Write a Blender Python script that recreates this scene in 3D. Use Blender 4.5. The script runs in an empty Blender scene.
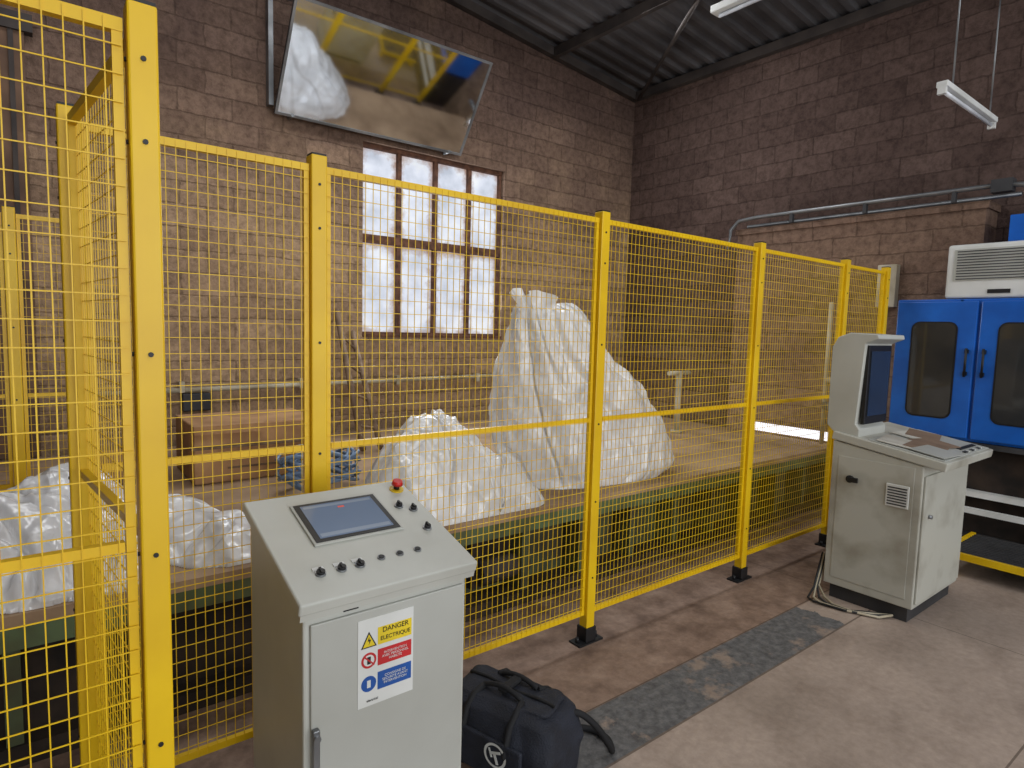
import bpy, bmesh, math, random
import numpy as np
from mathutils import Vector, Matrix, noise
random.seed(4)
S=bpy.context.scene
COL=S.collection

# ---------------------------------------------------------------- materials
def lin(c):
    r=[]
    for v in c:
        v=v/255.0
        r.append(v/12.92 if v<=.04045 else ((v+.055)/1.055)**2.4)
    return (r[0],r[1],r[2],1)
def newmat(name):
    m=bpy.data.materials.new(name); m.use_nodes=True
    nt=m.node_tree; b=nt.nodes['Principled BSDF']
    return m,nt,b
def N(nt,t,**k):
    n=nt.nodes.new(t)
    for a,v in k.items(): setattr(n,a,v)
    return n
def ramp(nt,src,stops):
    r=N(nt,'ShaderNodeValToRGB')
    el=r.color_ramp.elements
    while len(el)<len(stops): el.new(.5)
    for e,(p,c) in zip(el,stops):
        e.position=p; e.color=c
    nt.links.new(src,r.inputs[0]); return r
def mat(name,c1,c2=None,scale=4,rough=.5,metal=0,bump=0,lo=.35,hi=.65,detail=6,emit=0,spec=.5,bscale=None):
    m,nt,b=newmat(name)
    b.inputs['Roughness'].default_value=rough; b.inputs['Metallic'].default_value=metal
    b.inputs['Specular IOR Level'].default_value=spec
    c2=c2 or tuple(max(0,int(x*.86)) for x in c1)
    tc=N(nt,'ShaderNodeTexCoord'); nz=N(nt,'ShaderNodeTexNoise')
    nz.inputs['Scale'].default_value=scale; nz.inputs['Detail'].default_value=detail
    nt.links.new(tc.outputs['Object'],nz.inputs['Vector'])
    r=ramp(nt,nz.outputs['Fac'],[(lo,lin(c2)),(hi,lin(c1))])
    nt.links.new(r.outputs[0],b.inputs['Base Color'])
    if bump:
        n2=N(nt,'ShaderNodeTexNoise'); n2.inputs['Scale'].default_value=bscale or scale*6; n2.inputs['Detail'].default_value=5
        nt.links.new(tc.outputs['Object'],n2.inputs['Vector'])
        bp=N(nt,'ShaderNodeBump'); bp.inputs['Strength'].default_value=bump; bp.inputs['Distance'].default_value=.01
        nt.links.new(n2.outputs['Fac'],bp.inputs['Height']); nt.links.new(bp.outputs[0],b.inputs['Normal'])
    if emit:
        nt.links.new(r.outputs[0],b.inputs['Emission Color']); b.inputs['Emission Strength'].default_value=emit
    return m

def block_wall(name,axis,dark,mid,tan,zlo,zhi):
    """hollow block masonry, dusty tan low down, dark higher up"""
    m,nt,b=newmat(name); L=nt.links.new
    b.inputs['Roughness'].default_value=.95; b.inputs['Specular IOR Level'].default_value=.1
    tc=N(nt,'ShaderNodeTexCoord'); sp=N(nt,'ShaderNodeSeparateXYZ'); L(tc.outputs['Object'],sp.inputs[0])
    cb=N(nt,'ShaderNodeCombineXYZ'); L(sp.outputs[axis],cb.inputs[0]); L(sp.outputs[2],cb.inputs[1])
    dn=N(nt,'ShaderNodeTexNoise'); dn.inputs['Scale'].default_value=6; dn.inputs['Detail'].default_value=6; dn.inputs['Roughness'].default_value=.7; L(tc.outputs['Object'],dn.inputs['Vector'])
    dm=N(nt,'ShaderNodeVectorMath',operation='MULTIPLY_ADD'); L(dn.outputs['Color'],dm.inputs[0]); dm.inputs[1].default_value=(.06,.05,0); L(cb.outputs[0],dm.inputs[2])
    br=N(nt,'ShaderNodeTexBrick'); L(dm.outputs[0],br.inputs['Vector'])
    br.inputs['Scale'].default_value=1; br.inputs['Brick Width'].default_value=.42; br.inputs['Row Height'].default_value=.185
    br.inputs['Mortar Size'].default_value=.010; br.inputs['Mortar Smooth'].default_value=.8; br.inputs['Bias'].default_value=0
    br.inputs['Color1'].default_value=(1,1,1,1); br.inputs['Color2'].default_value=(.54,.52,.53,1); br.inputs['Mortar'].default_value=(.42,.41,.41,1)
    nz=N(nt,'ShaderNodeTexNoise'); nz.inputs['Scale'].default_value=1.1; nz.inputs['Detail'].default_value=8; nz.inputs['Roughness'].default_value=.62; L(tc.outputs['Object'],nz.inputs['Vector'])
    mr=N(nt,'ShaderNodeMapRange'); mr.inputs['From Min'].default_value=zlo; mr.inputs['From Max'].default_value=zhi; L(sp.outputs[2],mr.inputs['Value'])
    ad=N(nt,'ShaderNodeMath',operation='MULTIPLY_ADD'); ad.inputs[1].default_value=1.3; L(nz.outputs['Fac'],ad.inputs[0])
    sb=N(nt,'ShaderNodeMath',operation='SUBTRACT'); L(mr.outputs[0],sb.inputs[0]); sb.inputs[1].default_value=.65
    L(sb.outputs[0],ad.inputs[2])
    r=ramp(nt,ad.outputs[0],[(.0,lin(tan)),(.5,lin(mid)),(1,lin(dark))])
    mx=N(nt,'ShaderNodeMix',data_type='RGBA',blend_type='MULTIPLY'); mx.inputs[0].default_value=.62
    L(r.outputs[0],mx.inputs[6]); L(br.outputs['Color'],mx.inputs[7])
    n3=N(nt,'ShaderNodeTexNoise'); n3.inputs['Scale'].default_value=15; n3.inputs['Detail'].default_value=9; n3.inputs['Roughness'].default_value=.74; L(tc.outputs['Object'],n3.inputs['Vector'])
    r3=ramp(nt,n3.outputs['Fac'],[(.36,(.46,.45,.45,1)),(.58,(1.0,1.0,1.0,1))])
    m2=N(nt,'ShaderNodeMix',data_type='RGBA',blend_type='MULTIPLY'); m2.inputs[0].default_value=.8
    L(mx.outputs[2],m2.inputs[6]); L(r3.outputs[0],m2.inputs[7])
    L(m2.outputs[2],b.inputs['Base Color'])
    inv=N(nt,'ShaderNodeMath',operation='MULTIPLY_ADD'); inv.inputs[1].default_value=-.5; inv.inputs[2].default_value=1; L(br.outputs['Fac'],inv.inputs[0])
    a2=N(nt,'ShaderNodeMath',operation='MULTIPLY_ADD'); a2.inputs[1].default_value=1.8; L(n3.outputs['Fac'],a2.inputs[0]); L(inv.outputs[0],a2.inputs[2])
    bp=N(nt,'ShaderNodeBump'); bp.inputs['Strength'].default_value=.8; bp.inputs['Distance'].default_value=.015; L(a2.outputs[0],bp.inputs['Height']); L(bp.outputs[0],b.inputs['Normal'])
    return m

def floor_mat():
    m,nt,b=newmat('concrete_floor'); L=nt.links.new
    tc=N(nt,'ShaderNodeTexCoord'); sp=N(nt,'ShaderNodeSeparateXYZ'); L(tc.outputs['Object'],sp.inputs[0])
    def noise_(s,d=8,rgh=.6):
        n=N(nt,'ShaderNodeTexNoise'); n.inputs['Scale'].default_value=s; n.inputs['Detail'].default_value=d; n.inputs['Roughness'].default_value=rgh
        L(tc.outputs['Object'],n.inputs['Vector']); return n.outputs['Fac']
    def M(op,a,bb,c=None):
        n=N(nt,'ShaderNodeMath',operation=op)
        for i,v in enumerate((a,bb,c)):
            if v is None: continue
            if isinstance(v,(int,float)): n.inputs[i].default_value=v
            else: L(v,n.inputs[i])
        return n.outputs[0]
    def mix(f,a,bb,bt='MIX'):
        n=N(nt,'ShaderNodeMix',data_type='RGBA',blend_type=bt)
        for i,v in ((0,f),(6,a),(7,bb)):
            if isinstance(v,(int,float)): n.inputs[i].default_value=v
            elif isinstance(v,tuple): n.inputs[i].default_value=v
            else: L(v,n.inputs[i])
        return n.outputs[2]
    X,Y=sp.outputs[0],sp.outputs[1]
    n1=noise_(1.1); n2=noise_(4.5,9,.66); n3=noise_(26,8,.7)
    light=ramp(nt,n1,[(.35,lin((156,140,127))),(.62,lin((182,164,150)))]).outputs[0]
    brown=ramp(nt,n2,[(.33,lin((122,100,87))),(.52,lin((148,124,108))),(.70,lin((174,150,133)))]).outputs[0]
    gb=M('GREATER_THAN',M('ADD',Y,M('MULTIPLY',M('SUBTRACT',n2,.5),.02)),1.74)
    col=mix(gb,light,brown)
    inY=M('MULTIPLY',M('GREATER_THAN',Y,1.47),M('LESS_THAN',Y,1.745))
    inX=M('LESS_THAN',M('ADD',X,M('MULTIPLY',n2,.3)),3.75)
    ny=M('ADD',M('MULTIPLY',M('SUBTRACT',n2,.5),1.6),M('MULTIPLY',M('SUBTRACT',n1,.5),1.2))
    patch=ramp(nt,M('ADD',ny,.68),[(.42,(0,0,0,1)),(.56,(1,1,1,1))]).outputs[0]
    rgb=N(nt,'ShaderNodeRGBToBW'); L(patch,rgb.inputs[0])
    st=M('MULTIPLY',M('MULTIPLY',inY,inX),rgb.outputs[0])
    dark=ramp(nt,n3,[(.3,lin((84,84,86))),(.7,lin((126,125,124)))]).outputs[0]
    col=mix(st,col,dark)
    def line(v,pos,w):
        d=M('ABSOLUTE',M('SUBTRACT',v,pos),0); return M('LESS_THAN',d,w)
    j=M('MAXIMUM',line(Y,1.465,.005),line(X,4.02,.003))
    j=M('MAXIMUM',j,M('MULTIPLY',line(Y,1.75,.004),1))
    j=M('MAXIMUM',j,line(M('ADD',M('MULTIPLY',X,.02),Y),.62,.004))
    col=mix(M('MULTIPLY',j,.7),col,lin((80,66,56)))
    g=ramp(nt,n3,[(.3,(.62,.61,.60,1)),(.65,(1,1,1,1))]).outputs[0]
    col=mix(.65,col,g,'MULTIPLY')
    sc=ramp(nt,n2,[(.3,(.70,.67,.65,1)),(.50,(1,1,1,1))]).outputs[0]
    col=mix(.65,col,sc,'MULTIPLY')
    L(col,b.inputs['Base Color']); b.inputs['Roughness'].default_value=.66; b.inputs['Specular IOR Level'].default_value=.3
    bp=N(nt,'ShaderNodeBump'); bp.inputs['Strength'].default_value=.35; bp.inputs['Distance'].default_value=.006; L(M('ADD',n3,n2),bp.inputs['Height']); L(bp.outputs[0],b.inputs['Normal'])
    return m

def plastic_mat(name,alpha,col=(232,234,232),rough=.2,bs=.9,dist=.04,stretch=(1,1,.5)):
    m,nt,b=newmat(name); L=nt.links.new
    b.inputs['Roughness'].default_value=rough
    b.inputs['Specular IOR Level'].default_value=.8
    b.inputs['Coat Weight'].default_value=.5; b.inputs['Coat Roughness'].default_value=.12
    tr=N(nt,'ShaderNodeBsdfTransparent'); tl=N(nt,'ShaderNodeBsdfTranslucent'); tl.inputs[0].default_value=lin(col)
    tc=N(nt,'ShaderNodeTexCoord'); nz=N(nt,'ShaderNodeTexNoise'); nz.inputs['Scale'].default_value=2.6; nz.inputs['Detail'].default_value=7; nz.inputs['Distortion'].default_value=1.6
    L(tc.outputs['Object'],nz.inputs['Vector'])
    cr=ramp(nt,nz.outputs['Fac'],[(.30,lin(tuple(int(c*.93) for c in col))),(.55,lin(col))]); L(cr.outputs[0],b.inputs['Base Color'])
    a=N(nt,'ShaderNodeMixShader'); a.inputs[0].default_value=.20; L(b.outputs[0],a.inputs[1]); L(tl.outputs[0],a.inputs[2])
    r=ramp(nt,nz.outputs['Fac'],[(.35,(min(1,alpha*2),)*3+(1,)),(.62,(alpha*.3,)*3+(1,))])
    c=N(nt,'ShaderNodeMixShader'); L(r.outputs[0],c.inputs[0]); L(a.outputs[0],c.inputs[1]); L(tr.outputs[0],c.inputs[2])
    L(c.outputs[0],nt.nodes['Material Output'].inputs[0])
    mp=N(nt,'ShaderNodeVectorMath',operation='MULTIPLY'); L(tc.outputs['Object'],mp.inputs[0]); mp.inputs[1].default_value=stretch
    hs=[]
    for sc,am,ds in ((2.2,1.0,.9),(6.0,.22,.7)):
        v=N(nt,'ShaderNodeTexNoise'); v.noise_type='RIDGED_MULTIFRACTAL'; v.normalize=False
        v.inputs['Scale'].default_value=sc; v.inputs['Detail'].default_value=1.6; v.inputs['Distortion'].default_value=ds
        v.inputs['Offset'].default_value=1.0; v.inputs['Gain'].default_value=1.2
        L(mp.outputs[0],v.inputs['Vector'])
        q=N(nt,'ShaderNodeMath',operation='MULTIPLY'); L(v.outputs['Fac'],q.inputs[0]); q.inputs[1].default_value=am; hs.append(q.outputs[0])
    ad=N(nt,'ShaderNodeMath',operation='ADD'); L(hs[0],ad.inputs[0]); L(hs[1],ad.inputs[1])
    bp=N(nt,'ShaderNodeBump'); bp.inputs['Strength'].default_value=bs; bp.inputs['Distance'].default_value=dist; L(ad.outputs[0],bp.inputs['Height']); L(bp.outputs[0],b.inputs['Normal']); L(bp.outputs[0],b.inputs['Coat Normal'])
    return m

YEL=mat('yellow_powdercoat',(236,194,8),(220,176,8),scale=3,rough=.42)
BLK=mat('black_plastic',(24,24,26),(16,16,18),rough=.5)
DGR=mat('dark_grey_paint',(62,62,64),(44,44,46),rough=.6)
GREY=mat('light_grey_enamel',(194,195,187),(178,178,169),scale=2.2,rough=.4)
GREY2=mat('door_grey_enamel',(180,181,174),(166,166,158),scale=2,rough=.45)
BEIGE=mat('weathered_beige_enamel',(182,181,170),(146,141,127),scale=3.6,rough=.5,lo=.3,hi=.55)
SIL=mat('galvanised_steel',(150,152,154),(112,114,116),rough=.4,metal=.7)
RUST=mat('rusty_iron',(124,86,66),(80,54,42),scale=14,rough=.9)
BLUE=mat('blue_machine_paint',(30,104,200),(24,88,176),rough=.3)
WHT=mat('white_paint',(222,223,220),(206,207,202),rough=.45)
CREAM=mat('cream_pipe',(206,198,176),(170,158,132),rough=.5)
WOOD=mat('dusty_grey_wood',(140,116,92),(104,82,64),scale=9,rough=.9)
BEDTOP=mat('dusty_bed_top',(182,154,124),(134,108,84),scale=2.6,rough=.92,bump=.4,lo=.3,hi=.65)
GREEN=mat('old_green_paint',(96,116,78),(80,84,54),scale=5,rough=.65)
GREEND=mat('dark_green_panel',(82,92,62),(64,58,42),scale=4,rough=.8)
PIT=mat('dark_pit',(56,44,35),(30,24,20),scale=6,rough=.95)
ROOF=mat('dark_roof_sheet',(94,92,94),(62,60,62),scale=1.5,rough=.75)
BEAM=mat('dark_steel_beam',(72,64,60),(50,44,42),rough=.8)
RED=mat('red_plastic',(206,34,26),(190,28,22),rough=.35)
EYEL=mat('yellow_plastic',(240,200,30),rough=.4)
ORG=mat('orange_display',(206,60,30),rough=.3,emit=.3)
SCREEN=mat('lcd_screen',(112,128,152),(98,114,138),scale=1,rough=.12,emit=.1)
SCREENL=mat('lcd_bar',(140,152,168),scale=1,rough=.12,emit=.1)
SCREEN2=mat('dark_crt_glass',(60,66,72),(42,48,56),scale=1,rough=.12)
DGLASS=mat('dark_machine_glass',(72,68,62),(40,43,46),scale=1.6,rough=.06,lo=.3,hi=.7,detail=3)
CLOTH=mat('navy_black_nylon',(34,38,50),(23,25,34),scale=12,rough=.75,bump=.5,bscale=160)
STRAP=mat('black_webbing',(22,22,25),(14,14,16),rough=.8)
PAPER=mat('paper_sheet',(206,204,194),(176,168,154),rough=.7)
CARD=mat('brown_cardboard',(190,148,104),(156,116,80),scale=5,rough=.9)
KRAFT=mat('kraft_folder',(140,116,96),(116,96,80),scale=5,rough=.8)
TUBE=mat('fluorescent_tube',(226,230,236),rough=.3)
MESHG=mat('grating_dark',(70,68,66),(42,40,38),scale=20,rough=.8)
SIGNB=mat('sign_blue',(28,88,170),rough=.45); SIGNR=mat('sign_red',(206,40,44),rough=.45); SIGNY=mat('sign_yellow',(244,214,40),rough=.45)
DOORB=mat('brown_sliding_door',(124,96,76),(88,66,52),scale=3,rough=.85)
HOSE=mat('blue_grey_hose',(120,146,180),(100,122,150),rough=.5)

# ---------------------------------------------------------------- builder
class B:
    def __init__(s,name): s.name=name; s.bm=bmesh.new(); s.mats=[]
    def mi(s,m):
        if m not in s.mats: s.mats.append(m)
        return s.mats.index(m)
    def _fin(s,vs,m,M):
        if M is not None: bmesh.ops.transform(s.bm,matrix=M,verts=vs)
        i=s.mi(m)
        fs=set(f for v in vs for f in v.link_faces)
        for f in fs: f.material_index=i
        return fs
    def box(s,x0,x1,y0,y1,z0,z1,m,M=None,bev=0,seg=2):
        r=bmesh.ops.create_cube(s.bm,size=1); vs=r['verts']
        T=Matrix.Translation(((x0+x1)/2,(y0+y1)/2,(z0+z1)/2))@Matrix.Diagonal((x1-x0,y1-y0,z1-z0,1))
        bmesh.ops.transform(s.bm,matrix=T,verts=vs)
        if bev:
            es=list(set(e for v in vs for e in v.link_edges))
            r=bmesh.ops.bevel(s.bm,geom=es,offset=bev,segments=seg,affect='EDGES',profile=.5)
            vs=list(set(r['verts'])|set(v for v in vs if v.is_valid))
            vs=list(set(v for f in r['faces'] for v in f.verts)|set(vs))
        return s._fin(vs,m,M)
    def cyl(s,p,q,r,m,M=None,n=12,r2=None,smooth=True):
        p=Vector(p);q=Vector(q);d=q-p
        c=bmesh.ops.create_cone(s.bm,cap_ends=True,segments=n,radius1=r,radius2=r if r2 is None else r2,depth=d.length)
        T=Matrix.Translation((p+q)/2)@d.to_track_quat('Z','Y').to_matrix().to_4x4()
        bmesh.ops.transform(s.bm,matrix=T,verts=c['verts'])
        fs=s._fin(c['verts'],m,M)
        if smooth and n>6:
            for f in fs:
                if len(f.verts)==4: f.smooth=True
    def tube(s,pts,r,m,n=8,M=None):
        pts=[Vector(p) for p in pts]
        rings=[];up=Vector((0,0,1))
        for i,p in enumerate(pts):
            a=pts[max(0,i-1)];b=pts[min(len(pts)-1,i+1)];t=(b-a).normalized()
            u=t.cross(up)
            if u.length<.05: u=t.cross(Vector((1,0,0)))
            u.normalize(); w=u.cross(t)
            rings.append([s.bm.verts.new(p+r*(math.cos(2*math.pi*k/n)*u+math.sin(2*math.pi*k/n)*w)) for k in range(n)])
        i0=s.mi(m)
        for a,b in zip(rings,rings[1:]):
            for k in range(n):
                f=s.bm.faces.new((a[k],a[(k+1)%n],b[(k+1)%n],b[k])); f.material_index=i0; f.smooth=True
        for rg in (rings[0],rings[-1]):
            f=s.bm.faces.new(rg); f.material_index=i0
        if M is not None: bmesh.ops.transform(s.bm,matrix=M,verts=[v for r_ in rings for v in r_])
    def prism(s,poly,axis,a,b,m,M=None,bev=0):
        """extrude 2-D polygon; axis = extrusion axis"""
        def P(u,v,w):
            return {0:(w,u,v),1:(u,w,v),2:(u,v,w)}[axis]
        A=[s.bm.verts.new(P(u,v,a)) for u,v in poly]; C=[s.bm.verts.new(P(u,v,b)) for u,v in poly]
        i=s.mi(m); fs=[s.bm.faces.new(A),s.bm.faces.new(C[::-1])]
        n=len(poly)
        for k in range(n): fs.append(s.bm.faces.new((A[k],C[k],C[(k+1)%n],A[(k+1)%n])))
        for f in fs: f.material_index=i
        bmesh.ops.recalc_face_normals(s.bm,faces=fs)
        vs=A+C
        if bev:
            es=list(set(e for v in vs for e in v.link_edges))
            r=bmesh.ops.bevel(s.bm,geom=es,offset=bev,segments=2,affect='EDGES',profile=.5)
            vs=list(set(v for f in r['faces'] for v in f.verts))
            for f in r['faces']: f.material_index=i
        if M is not None: bmesh.ops.transform(s.bm,matrix=M,verts=vs)
    def grid(s,fn,nu,nv,m,smooth=True,closeu=False):
        vs=[[s.bm.verts.new(fn(i/(nu if closeu else nu-1),j/(nv-1))) for j in range(nv)] for i in range(nu)]
        i0=s.mi(m)
        for i in range(nu if closeu else nu-1):
            for j in range(nv-1):
                f=s.bm.faces.new((vs[i][j],vs[(i+1)%nu][j],vs[(i+1)%nu][j+1],vs[i][j+1])); f.material_index=i0; f.smooth=smooth
        return vs
    def done(s,parent=None):
        me=bpy.data.meshes.new(s.name); s.bm.to_mesh(me); s.bm.free()
        for m in s.mats: me.materials.append(m)
        o=bpy.data.objects.new(s.name,me); COL.objects.link(o)
        if parent: o.parent=parent
        return o
def empty(name):
    e=bpy.data.objects.new(name,None); COL.objects.link(e); e.empty_display_size=.1; return e
def text(name,s,loc,size,m,parent,rot=(math.pi/2,0,0),align='CENTER'):
    c=bpy.data.curves.new(name,'FONT'); c.body=s; c.size=size; c.align_x=align; c.align_y='CENTER'; c.extrude=.0003
    c.materials.append(m)
    o=bpy.data.objects.new(name,c); COL.objects.link(o); o.location=loc; o.rotation_euler=rot; o.parent=parent
    return o

# ---------------------------------------------------------------- room
YB=5.8; XR=6.5; XL=-5.0; YF=-7.0
def roofz(x): return 4.76+(6.5-x)*.105
b=B('floor'); b.box(XL-.2,9,YF,YB+.2,-.1,0,floor_mat()); b.done()
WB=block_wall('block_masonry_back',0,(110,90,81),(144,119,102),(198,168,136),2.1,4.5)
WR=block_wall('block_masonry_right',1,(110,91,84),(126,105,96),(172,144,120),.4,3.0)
b=B('wall_back')
wx1,wx2,wz1,wz2=2.63,4.36,1.495,3.40
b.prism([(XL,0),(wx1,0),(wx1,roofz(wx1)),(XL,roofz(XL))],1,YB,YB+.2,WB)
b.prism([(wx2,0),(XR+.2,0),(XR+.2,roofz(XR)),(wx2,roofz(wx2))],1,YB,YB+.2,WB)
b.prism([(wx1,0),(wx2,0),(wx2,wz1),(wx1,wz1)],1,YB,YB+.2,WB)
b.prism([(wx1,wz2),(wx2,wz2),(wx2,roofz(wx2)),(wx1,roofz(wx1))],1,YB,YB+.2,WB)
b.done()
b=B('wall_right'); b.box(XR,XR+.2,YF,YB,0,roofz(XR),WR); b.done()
b=B('wall_left'); b.box(XL-.2,XL,YF,YB,0,roofz(XL),WR); b.done()
b=B('masonry_ledge')
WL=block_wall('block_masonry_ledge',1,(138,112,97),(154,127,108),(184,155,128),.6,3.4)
b.box(6.2,6.495,1.7,3.95,.0,.585,WL); b.box(6.2,6.495,1.7,3.95,.68,2.70,WL); b.box(6.2,6.495,1.7,2.75,.585,.68,WL); b.box(6.2,6.495,3.65,3.95,.585,.68,WL)
b.box(6.18,6.495,1.68,3.97,2.70,2.76,WL)
b.box(6.235,6.26,2.75,3.65,.585,.68,mat('daylight_slot',(240,242,250),rough=.5,emit=1.5))
b.done()
b=B('ceiling')
def cf(u,v):
    y=YF+u*(YB+.2-YF); x=XL-.2+v*(XR+.4-XL)
    k=(u*(YB+.2-YF)/.20)%1.0
    h=.035 if .3<k<.7 else (0 if k<.15 or k>.85 else .035*((k-.15)/.15 if k<.5 else (.85-k)/.15))
    return (x,y,roofz(x)+h+.02)
b.grid(cf,1000,2,ROOF,smooth=False); b.done()
b=B('roof_beams')
for x in (5.0,2.2,-1.0):
    b.box(x-.03,x+.03,YF+.1,YB-.09,roofz(x)-.12,roofz(x)-.01,BEAM)
b.box(XR-.08,XR-.005,YF+.1,YB-.09,roofz(XR)-.10,roofz(XR),BEAM)
b.prism([(XL+.01,roofz(XL)-.10),(XR-.01,roofz(XR)-.10),(XR-.01,roofz(XR)),(XL+.01,roofz(XL))],1,YB-.08,YB-.003,BEAM)
b.cyl((6.35,5.6,4.62),(5.0,3.6,4.85),.022,BEAM)
b.done()
def glass_mat():
    m,nt,bb=newmat('frosted_daylit_glass'); L=nt.links.new
    tc=N(nt,'ShaderNodeTexCoord'); nz=N(nt,'ShaderNodeTexNoise'); nz.inputs['Scale'].default_value=3.4; nz.inputs['Detail'].default_value=7; L(tc.outputs['Object'],nz.inputs['Vector'])
    r=ramp(nt,nz.outputs['Fac'],[(.32,lin((190,198,212))),(.5,lin((218,224,237))),(.68,lin((240,244,250)))])
    sp=N(nt,'ShaderNodeSeparateXYZ'); L(tc.outputs['Object'],sp.inputs[0])
    def M(op,a,b2):
        n=N(nt,'ShaderNodeMath',operation=op)
        for i,v in enumerate((a,b2)):
            if isinstance(v,(int,float)): n.inputs[i].default_value=v
            else: L(v,n.inputs[i])
        return n.outputs[0]
    pw=(wx2-wx1)/4
    fx=M('FRACT',M('DIVIDE',M('SUBTRACT',sp.outputs[0],wx1),pw),0)
    ex=M('MULTIPLY',M('ABSOLUTE',M('SUBTRACT',fx,.5),0),2)
    fz=M('FRACT',M('DIVIDE',M('SUBTRACT',sp.outputs[2],wz1),(wz2-wz1)/2),0)
    ez=M('MULTIPLY',M('ABSOLUTE',M('SUBTRACT',fz,.5),0),2)
    e=M('POWER',M('ADD',M('POWER',ex,4.0),M('POWER',ez,9.0)),.25)
    n4=N(nt,'ShaderNodeTexNoise'); n4.inputs['Scale'].default_value=9; n4.inputs['Detail'].default_value=7; n4.inputs['Roughness'].default_value=.65; L(tc.outputs['Object'],n4.inputs['Vector'])
    e2=M('ADD',e,M('MULTIPLY',M('SUBTRACT',n4.outputs['Fac'],.5),.9))
    rr=ramp(nt,e2,[(.62,(0,0,0,1)),(.98,(1,1,1,1))])
    mx=N(nt,'ShaderNodeMix',data_type='RGBA'); L(rr.outputs[0],mx.inputs[0]); L(r.outputs[0],mx.inputs[6]); mx.inputs[7].default_value=lin((164,136,122))
    L(mx.outputs[2],bb.inputs['Emission Color']); bb.inputs['Emission Strength'].default_value=.86
    mb=N(nt,'ShaderNodeMix',data_type='RGBA',blend_type='MULTIPLY'); mb.inputs[0].default_value=1; L(mx.outputs[2],mb.inputs[6]); mb.inputs[7].default_value=(.25,.25,.25,1)
    L(mb.outputs[2],bb.inputs['Base Color']); bb.inputs['Roughness'].default_value=.5
    return m
GL=glass_mat()
b=B('window_1')
b.box(wx1,wx2,YB+.11,YB+.125,wz1,wz2,GL)
for i in range(5):
    x=wx1+(wx2-wx1)*i/4; w=.028 if i in(0,4) else .022
    b.box(max(wx1,x-w),min(wx2,x+w),YB+.065,YB+.11,wz1,wz2,RUST)
for z,w in ((wz1,.05),((wz1+wz2)/2+.03,.04),(wz2,.04)):
    b.box(wx1,wx2,YB+.055,YB+.11,max(wz1,z-w),min(wz2,z+w),RUST)
b.box(wx1+.003,wx2-.003,YB-.015,YB+.055,wz1,wz1+.03,RUST)
b.done()
b=B('door_1')
b.box(-2.2,.05,YB-.06,YB-.003,.572,3.6,DOORB)
for i in range(10): b.box(-2.2+i*.24,-2.17+i*.24,YB-.075,YB-.061,.572,3.6,BEAM)
b.box(-2.4,.1,YB-.09,YB-.003,3.6,3.72,BEAM)
b.done()

# ---------------------------------------------------------------- safety fence
fence=empty('safety_fence')
def panel(name,p,q,zb=.15,zt=2.168,zm=1.171,par=None):
    p=Vector((p[0],p[1],0));q=Vector((q[0],q[1],0));d=(q-p);Ln=d.length;ang=math.atan2(d.y,d.x)
    M=Matrix.Translation(p)@Matrix.Rotation(ang,4,'Z')
    g=.030; x0,x1=g,Ln-g
    b=B(name); w=.010; v=.0085
    b.box(x0,x1,-w,w,zt-.024,zt,YEL,M); b.box(x0,x1,-w,w,zb,zb+.024,YEL,M); b.box(x0+.0205,x1-.0205,-w,w,zm-.010,zm+.010,YEL,M)
    b.box(x0+.0005,x0+.018,-v,v,zb+.0242,zt-.0242,YEL,M); b.box(x1-.018,x1-.0005,-v,v,zb+.0242,zt-.0242,YEL,M)
    n=int(round((x1-x0)/.030)); r=.00115
    for i in range(1,n):
        x=x0+(x1-x0)*i/n; b.box(x-r,x+r,-w-r*2,-w-.0001,zb+.004,zt-.004,YEL,M)
    n=int(round((zt-zb)/.05))
    for i in range(1,n):
        z=zb+(zt-zb)*i/n; b.box(x0+.003,x1-.003,-w-r*4,-w-r*2-.0001,z-r,z+r,YEL,M)
    return b.done(par or fence)
def post(name,x,y,h=2.2,w=.028,ang=0,z0=0,par=None):
    b=B(name); M=Matrix.Translation((x,y,0))@Matrix.Rotation(ang,4,'Z')
    b.box(-w,w,-w,w,z0+.06,h,YEL,M,bev=.004)
    b.box(-w*.9,w*.9,-w*.9,w*.9,h,h+.006,BLK,M)
    b.box(-w-.008,w+.008,-w-.008,w+.008,z0+.010,z0+.085,BLK,M,bev=.004)
    b.box(-.085,.085,-.04,.04,z0,z0+.010,BLK,M)
    b.cyl((-.065,0,z0+.01),(-.065,0,z0+.035),.010,BLK,M); b.cyl((.065,0,z0+.01),(.065,0,z0+.035),.010,BLK,M)
    for z in (.35,.75,1.15,1.55,1.95,2.1):
        if z<z0+.2: continue
        b.cyl((0,-w-.003,z),(0,-w,z),.005,BLK,M,n=8)
        b.cyl((-w-.003,0,z),(-w,0,z),.0045,BLK,M,n=8)
    return b.done(par or fence)
FY=2.186
PX=[.11,.818,2.252,3.681,4.875,5.602]
for i,x in enumerate(PX): post('post_%d'%(i+1),x,FY)
post('post_7',.187,1.40,w=.025)
post('post_8',-1.25,1.40)
for i in range(5): panel('panel_%d'%(i+1),(PX[i],FY),(PX[i+1],FY))
panel('panel_6',(.187,1.40),(.11,FY))
panel('panel_7',(-1.25,1.40),(.187,1.40))
fence2=empty('safety_fence')
post('rear_post_1',-1.3,4.4,2.2,z0=.575,par=fence2); post('rear_post_2',-.06,4.4,2.2,z0=.575,par=fence2)
panel('rear_panel_1',(-1.3,4.4),(-.06,4.4),zb=.65,par=fence2); panel('rear_panel_2',(-.06,4.4),(.26,4.4),zb=.65,par=fence2)

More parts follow.
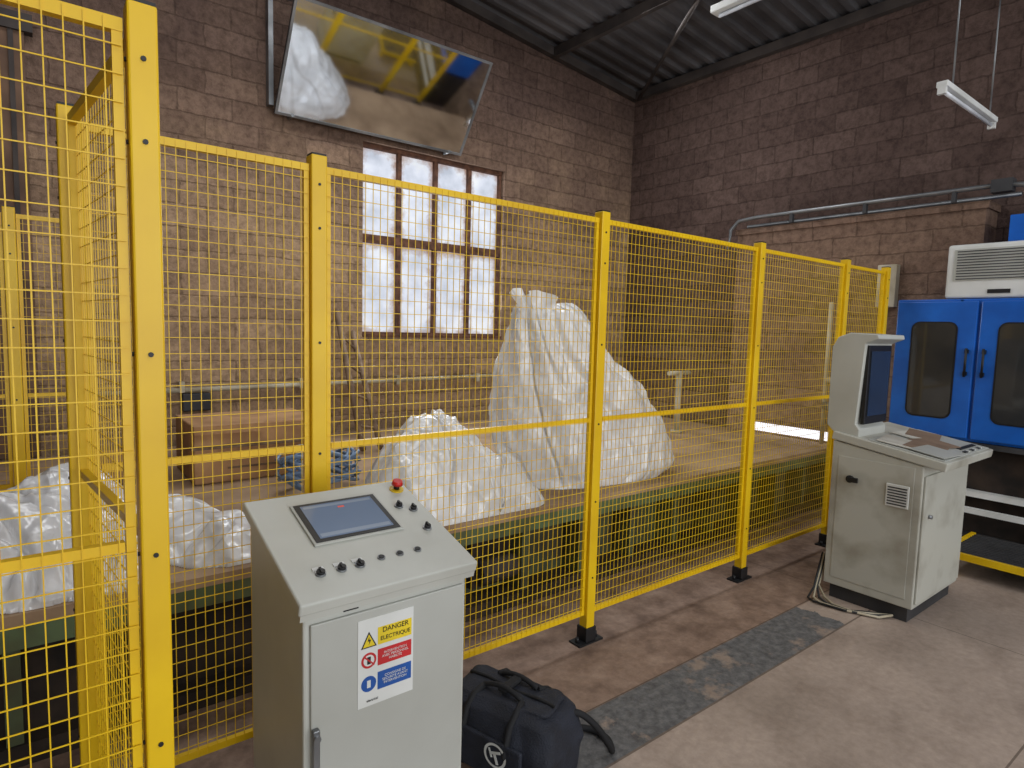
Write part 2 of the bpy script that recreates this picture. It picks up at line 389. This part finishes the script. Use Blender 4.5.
# ---------------------------------------------------------------- machine bed
b=B('machine_bed')
BF=2.70; BZ=.57
b.box(-3.5,6.18,BF,5.70,BZ-.045,BZ,BEDTOP)
b.box(-3.5,6.18,BF+.004,BF+.09,BZ-.13,BZ-.046,GREEN)
b.box(-3.5,6.18,BF+.18,BF+.24,0.001,BZ-.05,GREEND)
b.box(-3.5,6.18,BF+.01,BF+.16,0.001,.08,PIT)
x=-3.4
while x<6.1:
    b.box(x,x+.05,BF+.02,BF+.179,.081,BZ-.131,GREEND); x+=.47
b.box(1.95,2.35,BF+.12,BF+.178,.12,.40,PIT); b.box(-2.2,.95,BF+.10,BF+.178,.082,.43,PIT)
b.cyl((1.98,BF+.10,.22),(2.32,BF+.10,.22),.07,BEAM,n=24)
b.done()

# ---------------------------------------------------------------- big plastic bag
PLB=plastic_mat('clear_plastic_film',.10,(254,254,255),.22,.55,.045,(1.3,1.3,.55)); PLS=plastic_mat('white_plastic_film',.02,(254,254,255),.22,.55,.045,(1.2,.8,1))
prof=[(0,2.56,3.74,2.80,3.46),(.10,2.52,3.86,2.76,3.56),(.25,2.50,3.84,2.76,3.58),(.42,2.49,3.72,2.78,3.56),(.60,2.49,3.54,2.80,3.5),(.78,2.49,3.34,2.84,3.44),(.92,2.49,3.18,2.88,3.36),(1.04,2.50,3.08,2.92,3.3),(1.12,2.51,3.02,2.96,3.22),(1.18,2.54,2.98,3.0,3.16),(1.22,2.58,2.92,3.04,3.10)]
BH=1.22
zs=[p[0] for p in prof]
def bagf(u,v):
    z=v*BH
    x0,x1,y0,y1=[np.interp(z,zs,[p[k] for p in prof]) for k in (1,2,3,4)]
    a=2*math.pi*u; c,s_=math.cos(a),math.sin(a); e=.72
    px=(x0+x1)/2+(x1-x0)/2*math.copysign(abs(c)**e,c); py=(y0+y1)/2+(y1-y0)/2*math.copysign(abs(s_)**e,s_)
    py+=(3.3-px)*.12
    q=Vector((px*1.6,py*1.6,z*1.1))
    d=noise.ridged_multi_fractal(q*1.3,.9,2.1,4,1.0,2.0)*.045-.05
    d+=noise.noise(q*3.1)*.03
    d+=(noise.ridged_multi_fractal(Vector((q.x*3.2,q.y*3.2,q.z*1.6)),.9,2.1,3,1.0,2.0)-1)*.010
    g=math.sin(a*9+z*2.5+2*noise.noise(q))*.016*min(1,max(0,(v-.25)*2.2))
    cr=abs(noise.noise(Vector((a*1.9,z*.8+a*.6,4.2))))
    d+= -.045*math.exp(-(cr/.05)**2)
    fade=min(1,v/.04)
    px+=c*(d+g)*fade; py+=s_*(d+g)*fade
    zz=BZ+.003+z+(noise.noise(Vector((px*5,py*5,2)))*.05*v*v if v>.7 else 0)
    return (px,max(py,2.72),zz)
b=B('plastic_bag')
vs=b.grid(bagf,300,150,PLB,closeu=True)
f=b.bm.faces.new([r[-1] for r in vs]); f.smooth=False
f=b.bm.faces.new([r[0] for r in vs][::-1])
def neck(u,v):
    a=2*math.pi*u
    cx,cy=2.70,3.12
    rx=.17+.06*v+.03*math.sin(5*a); ry=.05+.05*v+.03*math.sin(7*a)
    z=1.75+.06*v*(1+.6*math.sin(3*a+1))+(-.05*math.cos(a)*v)
    return (cx+rx*math.cos(a)-.02*v,cy+ry*math.sin(a)+.02*math.sin(13*a)*v,z)
b.grid(neck,90,10,PLB,closeu=True)
b.done()
# ---------------------------------------------------------------- film heaps
def heap(name,lumps,m,seed,res=170):
    """one continuous crumpled sheet over several lumps (cx,cy,rx,ry,h)"""
    b=B(name)
    xa=min(l[0]-l[2] for l in lumps);xb=max(l[0]+l[2] for l in lumps);ya=min(l[1]-l[3] for l in lumps);yb=max(l[1]+l[3] for l in lumps)
    def H(x,y):
        w=Vector((x*2.3+seed,y*2.3,seed*.7)); t=noise.turbulence_vector(w,3,False)
        x2=x+t.x*.06; y2=y+t.y*.06
        z=0;sm=0
        for cx,cy,rx,ry,h in lumps:
            r=math.hypot((x2-cx)/rx,(y2-cy)/ry)
            if r<1: k=h*(1-r**2)**.8; sm+=k**4
        z=sm**.25
        if z<=0.004: return -1
        q=Vector((x2*3.4+seed,y2*3.4,z*1.2))
        rd=min(1.35,noise.ridged_multi_fractal(q,1.0,2.2,4,1.0,2.0))
        cr=abs(noise.noise(q*.9+Vector((7,3,1)))); cr2=abs(noise.noise(q*1.5+Vector((2,9,4))))
        z=z*(.82+.14*rd)-(.05*math.exp(-(cr/.06)**2)+.03*math.exp(-(cr2/.06)**2))*min(1,z/.1)+.016*noise.noise(q*4)*min(1,z/.05)
        return max(z,.006)
    nx=res; ny=int(res*(yb-ya)/(xb-xa)*1.2)
    vs={}; i0=b.mi(m)
    for i in range(nx+1):
        for j in range(ny+1):
            x=xa+(xb-xa)*i/nx; y=ya+(yb-ya)*j/ny; z=H(x,y)
            if z>0: vs[i,j]=b.bm.verts.new((x,max(y,BF+.01),BZ+.002+z))
    for i in range(nx):
        for j in range(ny):
            k=[(i,j),(i+1,j),(i+1,j+1),(i,j+1)]
            if all(q in vs for q in k):
                f=b.bm.faces.new([vs[q] for q in k]); f.smooth=True; f.material_index=i0
    bd=[e for e in b.bm.edges if len(e.link_faces)==1]
    r=bmesh.ops.extrude_edge_only(b.bm,edges=bd)
    for v in r['geom']:
        if isinstance(v,bmesh.types.BMVert): v.co.z=BZ+.001
    for v in [v for v in b.bm.verts if not v.link_faces]: b.bm.verts.remove(v)
    return b.done()
heap('plastic_film_heap',[(1.86,3.10,.46,.40,.50),(1.66,3.00,.32,.32,.34),(2.08,2.92,.32,.24,.34),(2.20,2.86,.28,.18,.20),(2.02,3.22,.42,.34,.48)],PLS,3.1,res=200)
heap('plastic_film_heap',[(-.02,3.15,.42,.42,.34),(.12,3.35,.3,.3,.38),(-.35,3.1,.4,.4,.38),(.2,2.95,.25,.25,.14)],PLS,8.3)
heap('plastic_film_heap',[(.66,3.05,.26,.30,.16),(.55,3.3,.2,.3,.2),(.84,2.95,.2,.2,.12)],PLS,12.7,res=90)

# ---------------------------------------------------------------- things behind the fence
b=B('cardboard_box'); b.box(.80,1.62,4.25,4.85,BZ+.002,.95,CARD,bev=.01); b.box(.79,1.22,4.19,4.26,.90,.955,CARD); b.box(1.0,1.5,4.24,4.25,.66,.67,WOOD)
b.box(.78,1.63,4.22,4.3,.80,.815,WOOD); b.done()
b=B('storage_crate'); b.box(.30,.66,4.5,4.95,BZ+.002,.84,WOOD,bev=.01); b.box(.32,.64,4.49,4.51,.62,.80,CARD); b.done()
b=B('leaning_ladder')
for dx in (0,.16):
    b.cyl((2.12+dx,4.65,.60),(2.34+dx,5.74,1.74-.2*(dx>0)),.026,WOOD,n=8)
for k in range(4):
    t=.15+.22*k
    p=Vector((2.12,4.65,.60)).lerp(Vector((2.34,5.74,1.74)),t); q=Vector((2.28,4.65,.60)).lerp(Vector((2.5,5.74,1.54)),t)
    b.cyl(p,q,.012,WOOD,n=8)
b.done()
b=B('hose_coil')
pts=[]
for i in range(200):
    a=i*.32; pts.append((1.42+.22*math.cos(a)+.04*math.sin(i*.7),3.75+.15*math.sin(a),.625+.0010*i+.03*math.sin(i*.9)))
b.tube(pts,.011,HOSE); b.done()
b=B('conduit_pipe')
b.cyl((.4,5.75,1.02),(4.35,5.75,1.07),.022,CREAM); b.cyl((4.35,5.75,1.07),(6.15,5.75,1.08),.018,CREAM)
for x in (1,2,3,4,5): b.box(x-.02,x+.02,5.725,5.797,1.01,1.10,CREAM)
b.done()
b=B('junction_box'); b.box(1.0,1.22,5.72,5.797,.85,1.0,DGR,bev=.01); b.done()
b=B('stand_pipe'); b.cyl((5.35,4.0,BZ+.001),(5.35,4.0,1.20),.028,CREAM); b.cyl((5.18,4.0,1.20),(5.52,4.0,1.20),.024,CREAM); b.cyl((5.35,4,BZ+.001),(5.35,4,BZ+.03),.06,CREAM); b.done()
b=B('water_pipe'); b.cyl((6.12,2.85,BZ+.002),(6.12,2.85,1.95),.022,CREAM); b.cyl((6.12,2.85,1.2),(6.14,2.6,1.2),.03,CREAM); b.cyl((6.12,2.85,.95),(6.05,2.65,.95),.04,SIL); b.done()
b=B('electrical_box'); b.box(6.12,6.197,2.30,2.46,1.9,2.28,CREAM,bev=.005); b.done()
b=B('ledge_conduit')
b.tube([(6.1,3.99,2.55),(6.1,3.98,2.75),(6.12,3.9,2.84),(6.14,3.7,2.86),(6.14,2.5,2.86),(6.14,1.6,2.86),(6.14,1.45,2.84),(6.14,1.35,2.76),(6.14,1.2,2.70),(6.14,.6,2.70)],.020,SIL,n=10)
b.tube([(6.3,3.9,2.80),(6.3,1.5,2.80)],.018,SIL)
b.box(6.1,6.2,1.52,1.66,2.8,2.90,DGR)
for y in (1.9,2.6,3.3): b.box(6.12,6.16,y,y+.03,2.761,2.85,DGR)
b.done()
b=B('cable_riser'); b.box(1.72,1.76,5.72,5.797,3.5,5.2,SIL); b.cyl((.93,5.78,4.2),(.95,5.78,5.3),.008,WHT); b.done()

# ---------------------------------------------------------------- overhead mirror
mm,nt,bb=newmat('mirror_glass'); bb.inputs['Metallic'].default_value=1; bb.inputs['Roughness'].default_value=.05; bb.inputs['Base Color'].default_value=(.74,.78,.82,1)
b=B('overhead_mirror')
x0,x1=1.76,3.69; th=math.radians(35)
M=Matrix.Translation((x0,5.70,3.43))@Matrix.Rotation(th,4,'X')
W=x1-x0;H=.95
b.box(0,W,.004,.03,0,H,BEAM,M); b.box(.02,W-.02,-.002,.004,.02,H-.02,mm,M)
for a in ((0,W,0,.022),(0,W,H-.022,H),(0,.022,.0225,H-.0225),(W-.022,W,.0225,H-.0225)): b.box(a[0],a[1],-.010,.010,a[2],a[3],SIL,M)
for x in (x0+.15,x1-.15):
    b.cyl((x,5.17,4.19),(x,5.79,4.45),.008,SIL); b.cyl((x,5.68,3.44),(x,5.79,3.44),.015,SIL)
b.done()

# ---------------------------------------------------------------- front control cabinet
cab=empty('control_cabinet')
b=B('body')
cx0,cx1=.502,.975
b.prism([(1.437,.10),(1.437,.925),(1.88,1.05),(1.88,.10)],0,cx0,cx1,GREY,bev=.006)
b.box(cx0+.02,cx1-.02,1.46,1.86,0,.10,DGR)
b.box(cx0+.016,cx1-.012,1.428,1.437,.13,.885,GREY2,bev=.003)
M=Matrix.Translation((.485,1.409,.95))@Matrix.Rotation(math.atan2(.136,.485),4,'X')
LW,LD=.514,.504
b.box(0,LW,0,LD,-.034,0,GREY,M,bev=.006,seg=3)
b.box(.005,LW-.005,.002,.02,-.05,-.03,GREY,M)
b.box(.518,.536,1.412,1.428,.50,.62,SIL,bev=.003); b.cyl((.527,1.405,.60),(.527,1.43,.60),.009,SIL)
b.cyl((.525,1.41,.30),(.525,1.43,.30),.012,SIL)
b.box(.60,.64,1.424,1.43,.900,.910,BLK)
b.done(cab)
b=B('touch_screen')
def lp(s_,t): return s_*LW,t*LD
sx0,sy0=lp(.22,.43); sx1,sy1=lp(.75,.86)
b.box(sx0,sx1,sy0,sy1,0,.007,GREY2,M,bev=.002); b.box(sx0+.008,sx1-.008,sy0+.008,sy1-.008,.005,.009,BLK,M)
b.box(sx0+.024,sx1-.024,sy0+.022,sy1-.020,.009,.0098,SCREEN,M)
b.box(sx0+.03,sx1-.03,sy1-.038,sy1-.026,.0098,.0101,SCREENL,M); b.box(sx0+.03,sx1-.03,sy0+.028,sy0+.044,.0098,.0101,SCREENL,M)
b.box(sx0+.13,sx0+.15,sy1-.055,sy1-.047,.0098,.0101,ORG,M)
b.done(cab)
b=B('push_buttons')
for k,s_ in enumerate((.17,.28,.38)):
    x,y=lp(s_,.20); 
    b.box(x-.015,x+.015,y+.014,y+.028,0,.003,WHT,M)
    b.cyl((x,y,0),(x,y,.005),.014,SIL,M,n=20); b.cyl((x,y,.005),(x,y,.011),.011,BLK,M,n=20)
    b.box(x-.003,x+.003,y-.011,y+.011,.010,.015,BLK,M)
for s_ in (.51,.62,.73):
    x,y=lp(s_,.22); b.cyl((x,y,0),(x,y,.004),.011,SIL,M,n=20); b.cyl((x,y,.004),(x,y,.006),.008,BLK,M,n=16)
for s_,t in ((.84,.68),(.91,.62),(.89,.40)):
    x,y=lp(s_,t); b.cyl((x,y,0),(x,y,.005),.014,SIL,M,n=20); b.cyl((x,y,.005),(x,y,.013),.010,BLK,M,n=20); b.box(x-.003,x+.003,y-.01,y+.01,.012,.018,BLK,M)
x,y=lp(.92,.88)
b.cyl((x,y,0),(x,y,.004),.024,EYEL,M,n=24); b.cyl((x,y,.004),(x,y,.02),.010,BLK,M); b.cyl((x,y,.02),(x,y,.034),.019,RED,M,n=24,r2=.016)
b.done(cab)
b=B('warning_sign')
yy=1.428; sx,ex,sz,ez=.640,.800,.625,.862
b.box(sx,ex,yy-.0015,yy,sz,ez,WHT)
def flat(u0,u1,z0,z1,m,o=.0022): b.box(u0,u1,yy-o,yy-.0012,z0,z1,m)
flat(sx+.055,ex-.006,.785,.832,SIGNY); flat(sx+.055,ex-.006,.728,.772,SIGNR); flat(sx+.055,ex-.006,.662,.710,SIGNB)
b.prism([(sx+.008,.785),(sx+.052,.785),(sx+.030,.828)],1,yy-.0022,yy-.001,BLK)
b.prism([(sx+.013,.788),(sx+.047,.788),(sx+.030,.821)],1,yy-.0026,yy-.001,SIGNY)
b.prism([(sx+.030,.815),(sx+.026,.802),(sx+.031,.803),(sx+.029,.792),(sx+.036,.806),(sx+.031,.806)],1,yy-.0030,yy-.001,BLK)
for z,m in ((.750,SIGNR),(.686,SIGNB)):
    b.cyl((sx+.030,yy-.0022,z),(sx+.030,yy-.001,z),.021,m,n=32)
    b.cyl((sx+.030,yy-.0026,z),(sx+.030,yy-.001,z),.015,WHT if m is SIGNR else SIGNB,n=32)
    b.box(sx+.025,sx+.035,yy-.0030,yy-.001,z-.010,z+.010,BLK if m is SIGNR else WHT)
b.box(-.021,.021,-.0034,-.001,-.002,.002,SIGNR,Matrix.Translation((sx+.03,yy,.75))@Matrix.Rotation(.78,4,'Y'))
b.done(cab)
text('sign_title','DANGER',((sx+ex)/2+.026,yy-.003,.822),.019,BLK,cab); text('sign_title_2','ELECTRIQUE',((sx+ex)/2+.026,yy-.003,.800),.0155,BLK,cab)
text('sign_red_text','INTERVENTION\nAVEC PERSONNEL\nHABILITE',((sx+ex)/2+.026,yy-.003,.750),.0095,WHT,cab)
text('sign_blue_text','CONSIGNE DE\nSECURITE AVANT\nINTERVENTION',((sx+ex)/2+.026,yy-.003,.686),.0095,WHT,cab)
text('sign_footer','electrical',((sx+ex)/2-.04,yy-.003,.640),.009,BLK,cab)

# ---------------------------------------------------------------- right operator console
con=empty('operator_console')
b=B('console_body')
X0,X1,Y0,Y1=3.887,4.62,1.242,1.738
b.prism([(Y0,.09),(Y0,.918),(Y1,.99),(Y1,.09)],0,X0,X1,BEIGE,bev=.006)
b.box(X0+.03,X1-.03,Y0+.03,Y1-.03,0,.09,DGR)
b.box(X0-.004,X0,Y0+.04,Y1-.04,.14,.90,BEIGE,bev=.002)
b.box(X0-.012,X0-.004,1.30,1.42,.66,.79,WHT,bev=.003)
for k in range(7): b.box(X0-.015,X0-.011,1.31,1.41,.672+k*.016,.679+k*.016,DGR)
b.cyl((X0-.02,1.62,.77),(X0,1.62,.77),.022,BLK,n=20); b.box(X0-.03,X0-.018,1.57,1.63,.755,.785,BLK,bev=.003)
b.box(X0+.02,X1-.02,Y0-.012,Y0,.12,.86,BEIGE,bev=.004)
b.cyl((X0+.1,Y0-.03,.62),(X0+.1,Y0,.62),.012,SIL); 
M2=Matrix.Translation((X0-.01,1.13,.955))@Matrix.Rotation(.149,4,'X')
b.box(0,.80,0,.615,-.05,0,BEIGE,M2,bev=.006)
b.box(.02,.78,.02,.42,0,.006,GREY2,M2,bev=.003)
for k in range(12): b.box(.40+k*.028,.42+k*.028,.035,.052,.006,.012,[DGR,DGR,WHT,GREY2][k%4],M2)
for k in range(8): b.box(.46+k*.035,.485+k*.035,.075,.10,.006,.011,[BLK,DGR][k%2],M2)
b.done(con)
b=B('papers')
for (x,y,a,c) in ((.05,.20,.15,PAPER),(.26,.14,-.2,KRAFT),(.10,.08,.1,KRAFT),(.48,.20,.25,KRAFT),(.36,.26,-.1,PAPER),(.03,.03,-.05,GREY2)):
    b.box(0,.25,0,.18,.010,.014,c,M2@Matrix.Translation((x,y,random.random()*.008))@Matrix.Rotation(a,4,'Z'))
b.done(con)
b=B('monitor_hood')
HX0,HX1=3.90,4.28
b.prism([(1.74,1.03),(1.79,1.08),(1.79,1.56),(1.76,1.62),(1.69,1.648),(1.535,1.64),(1.53,1.615),(1.60,1.585),(1.625,1.10),(1.60,1.07),(1.60,1.02)],0,HX0,HX1,GREY,bev=.005)
b.box(HX0+.03,HX1-.03,1.588,1.61,1.10,1.575,BLK,bev=.004)
b.box(HX0+.055,HX1-.055,1.583,1.59,1.15,1.54,SCREEN2)
b.done(con)
b=B('power_cables')
for k in range(4):
    b.tube([(3.95,1.75+.01*k,.25),(3.88-.02*k,1.76,.06),(3.84-.03*k,1.70+.02*k,.012),(3.78-.02*k,1.62+.03*k,.012),(3.78-.01*k,1.48+.02*k,.012),(3.82,1.38+.03*k,.014),(3.90,1.34,.02)],.007,[CREAM,DGR,CREAM,BLK][k])
b.done(con)

# ---------------------------------------------------------------- blue machine
bl=empty('blue_machine')
b=B('enclosure')
FX=5.70
b.box(FX+.02,6.18,.10,1.69,.84,1.94,BLUE,bev=.01)
b.box(FX+.02,6.18,1.65,2.12,.84,1.94,BLUE,bev=.01)
for y0,y1 in ((1.555,2.11),(.985,1.535),(.42,.965)):
    b.box(FX-.005,FX+.02,y0,y1,.86,1.92,BLUE,bev=.008)
    def rr(ya,yb_,za,zb_,r_):
        poly=[]
        for cy_,cz_,a0 in ((yb_-r_,zb_-r_,0),(ya+r_,zb_-r_,90),(ya+r_,za+r_,180),(yb_-r_,za+r_,270)):
            for q in range(6):
                a=math.radians(a0+q*18); poly.append((cy_+r_*math.cos(a),cz_+r_*math.sin(a)))
        return poly
    b.prism(rr(y0+.118,y1-.118,.998,1.762,.06),0,FX-.010,FX-.004,BLK)
    b.prism(rr(y0+.13,y1-.13,1.01,1.75,.05),0,FX-.014,FX-.009,DGLASS)
for y in (1.60,1.49,.45):
    b.cyl((FX-.03,y,1.34),(FX-.03,y,1.56),.009,BLK); b.box(FX-.03,FX,y-.012,y+.012,1.35,1.38,BLK); b.box(FX-.03,FX,y-.012,y+.012,1.52,1.55,BLK)
b.box(FX-.01,FX+.03,.1,2.12,.80,.838,DGR)
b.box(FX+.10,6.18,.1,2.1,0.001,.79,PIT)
b.box(FX,FX+.098,.1,2.1,.42,.46,WHT); b.box(FX-.05,FX-.002,.1,2.1,.30,.34,WHT)
b.box(FX,FX+.099,.1,2.1,0.001,.12,DGR)
for y in (.12,1.0,2.02): b.box(FX+.02,FX+.095,y,y+.08,.12,.80,DGR)
b.box(FX+.35,6.45,.2,1.50,1.95,2.60,BLUE); 
b.done(bl)
b=B('cooling_unit')
b.box(5.74,6.04,1.08,1.80,1.945,2.36,WHT,bev=.02,seg=3)
b.box(5.733,5.742,1.12,1.75,2.08,2.32,GREY2)
for k in range(11): b.box(5.728,5.7325,1.14,1.73,2.09+k*.021,2.097+k*.021,DGR)
b.box(5.733,5.7395,1.38,1.52,1.98,2.01,BLK)
b.done(bl)
b=B('step_grating')
b.box(5.021,5.64,.2,1.419,.13,.155,MESHG)
for k in range(14): b.box(5.04+k*.042,5.052+k*.042,.2,1.419,.1555,.16,DGR)
b.box(4.99,5.02,.2,1.45,.12,.165,YEL); b.box(5.021,5.64,1.42,1.45,.12,.165,YEL)
for x in (5.0,5.58):
    for y in (.3,1.36): b.box(x,x+.05,y,y+.05,0,.119,YEL)
b.done()

# ---------------------------------------------------------------- tool bag
tb=empty('tool_bag')
Mb=Matrix.Translation((1.39,1.73,0))@Matrix.Rotation(math.radians(16),4,'Z')@Matrix.Diagonal((1,.97,.90,1))
b=B('bag_body')
def tbf(u,v):
    a=2*math.pi*u; c,s_=math.cos(a),math.sin(a); e=.38
    w=v
    prof_=np.interp(w,[0,.04,.5,.82,.93,1.0],[.86,.98,1.05,.93,.66,.0])
    x=.145*math.copysign(abs(c)**e,c)*prof_; y=.26*math.copysign(abs(s_)**e,s_)*prof_
    if v>.9: y=.26*math.copysign(abs(s_)**e,s_)*np.interp(w,[.9,.97,1],[.85,.7,.0])
    z=.30*np.interp(w,[0,.82,.93,1],[0,.86,.98,1.0])
    d=noise.noise(Vector((x*9,y*9,z*9)))*.018+noise.noise(Vector((x*22,y*22,z*16)))*.006
    return Mb@Vector((x+d,y+d,max(0.002,z+d*.6)))
b.grid(tbf,120,60,CLOTH,closeu=True)
b.done(tb)
b=B('bag_trim')
b.tube([Mb@Vector((0,-.20+.04*k,.300+.006*math.sin(k))) for k in range(11)],.007,STRAP)
b.box(-.168,-.150,-.17,.15,.03,.19,CLOTH,Mb,bev=.008)
for sy in (-.10,.10):
    pts=[(-.158,sy,.03),(-.162,sy,.15),(-.140,sy,.25),(-.10,sy,.285),(-.05,sy*.9,.305)]
    b.tube([Mb@Vector(p) for p in pts],.012,STRAP)
    b.tube([Mb@Vector((-p[0],p[1],p[2])) for p in pts],.012,STRAP)
b.tube([Mb@Vector((-.05,.09-.018*k,.308+.025*math.sin(math.pi*k/10))) for k in range(11)],.010,STRAP)
b.tube([Mb@Vector((.05,.09-.018*k,.308+.02*math.sin(math.pi*k/10))) for k in range(11)],.010,STRAP)
b.box(-.06,.06,-.02,.02,.31,.33,STRAP,Mb,bev=.008)
pts=[(1.50,1.56,.22),(1.56,1.53,.21),(1.62,1.50,.15),(1.67,1.48,.07),(1.71,1.50,.02),(1.75,1.56,.015),(1.74,1.64,.015),(1.68,1.68,.03),(1.60,1.66,.10),(1.55,1.64,.2)]
P=[Vector(p) for p in pts]; sm=[]
for i in range(len(P)-1):
    for k in range(6):
        t=k/6; p0=P[max(0,i-1)];p1=P[i];p2=P[i+1];p3=P[min(len(P)-1,i+2)]
        sm.append(.5*((2*p1)+(-p0+p2)*t+(2*p0-5*p1+4*p2-p3)*t*t+(-p0+3*p1-3*p2+p3)*t**3))
b.tube(sm,.013,STRAP)
b.box(-.02,.02,-.015,.015,-.01,.01,RED,Matrix.Translation((1.50,1.60,.235))@Matrix.Rotation(.5,4,'Z'))
b.done(tb)
b=B('bag_logo')
LM=Mb@Matrix.Translation((-.1685,-.06,.135))@Matrix.Rotation(-math.pi/2,4,'Y')
n=40
ring=[[b.bm.verts.new(LM@Vector((r*math.cos(2*math.pi*k/n),r*math.sin(2*math.pi*k/n),.001))) for k in range(n)] for r in (.040,.050)]
for k in range(n):
    f=b.bm.faces.new((ring[0][k],ring[0][(k+1)%n],ring[1][(k+1)%n],ring[1][k])); f.material_index=b.mi(WHT)
b.box(.006,.016,-.030,.020,0,.0015,WHT,LM@Matrix.Rotation(.35,4,'Z')); b.box(-.034,.010,-.005,.006,0,.0015,WHT,LM@Matrix.Rotation(.35,4,'Z')); b.box(-.006,.030,.014,.022,0,.0015,WHT,LM@Matrix.Rotation(.35,4,'Z'))
b.done(tb)

# ---------------------------------------------------------------- lamps
b=B('fluorescent_lamp')
b.box(4.92,6.02,1.63,1.70,3.32,3.36,WHT,bev=.006); b.cyl((4.96,1.665,3.30),(5.98,1.665,3.30),.014,TUBE); b.box(4.92,4.95,1.64,1.69,3.275,3.34,WHT); b.box(5.99,6.02,1.64,1.69,3.275,3.34,WHT)
for x in (5.1,5.92): b.cyl((x,1.66,3.355),(x,1.66,roofz(x)+.02),.006,SIL)
b.done()
b=B('fluorescent_lamp')
b.box(4.58,4.70,1.9,3.3,4.28,4.34,WHT,bev=.006); b.cyl((4.64,1.95,4.26),(4.64,3.25,4.26),.016,TUBE)
for y in (2.1,3.1): b.cyl((4.64,y,4.335),(4.64,y,roofz(4.64)+.02),.006,SIL)
b.done()

# ---------------------------------------------------------------- light
w=bpy.data.worlds.new('overcast_sky'); S.world=w; w.use_nodes=True
bg=w.node_tree.nodes['Background']; bg.inputs[0].default_value=(.90,.95,1,1); bg.inputs[1].default_value=1.05
def area(name,loc,rot,sx,sy,e,col):
    l=bpy.data.lights.new(name,'AREA'); l.shape='RECTANGLE'; l.size=sx; l.size_y=sy; l.energy=e; l.color=col
    o=bpy.data.objects.new(name,l); COL.objects.link(o); o.location=loc; o.rotation_euler=rot; return o
area('doorway_daylight',(2.0,YF+.3,2.4),(math.radians(90),0,0),9,4.2,330,(.94,.97,1))
area('overhead_fill',(2.5,-.8,4.9),(0,0,0),5,2.5,95,(.97,.98,1))  # added fill lamp under the closed roof, no skylight is modelled
area('overhead_fill_rear',(2.6,4.0,4.8),(0,0,0),6,.8,85,(.97,.98,1))  # added fill to brighten the bed and bag behind the fence
area('window_daylight',((wx1+wx2)/2,YB+.04,(wz1+wz2)/2),(math.radians(-90),0,0),1.6,1.8,40,(.9,.95,1))

# ---------------------------------------------------------------- camera
f_=618.6;yaw=.906;pit=.09;roll=-.027
F=np.array([math.cos(yaw)*math.cos(pit),math.sin(yaw)*math.cos(pit),-math.sin(pit)])
R=np.array([math.sin(yaw),-math.cos(yaw),0]); D=np.cross(F,R)
if D[2]>0: D=-D
R2=math.cos(roll)*R+math.sin(roll)*D; D2=-math.sin(roll)*R+math.cos(roll)*D
cd=bpy.data.cameras.new('camera'); cd.sensor_width=36; cd.lens=36*f_/1024; cd.clip_start=.02
co=bpy.data.objects.new('camera',cd); COL.objects.link(co)
U=-D2; Bk=-F
co.matrix_world=Matrix(((R2[0],U[0],Bk[0],0),(R2[1],U[1],Bk[1],0),(R2[2],U[2],Bk[2],1.62),(0,0,0,1)))
S.camera=co
S.view_settings.view_transform='Standard'
S.view_settings.exposure=0
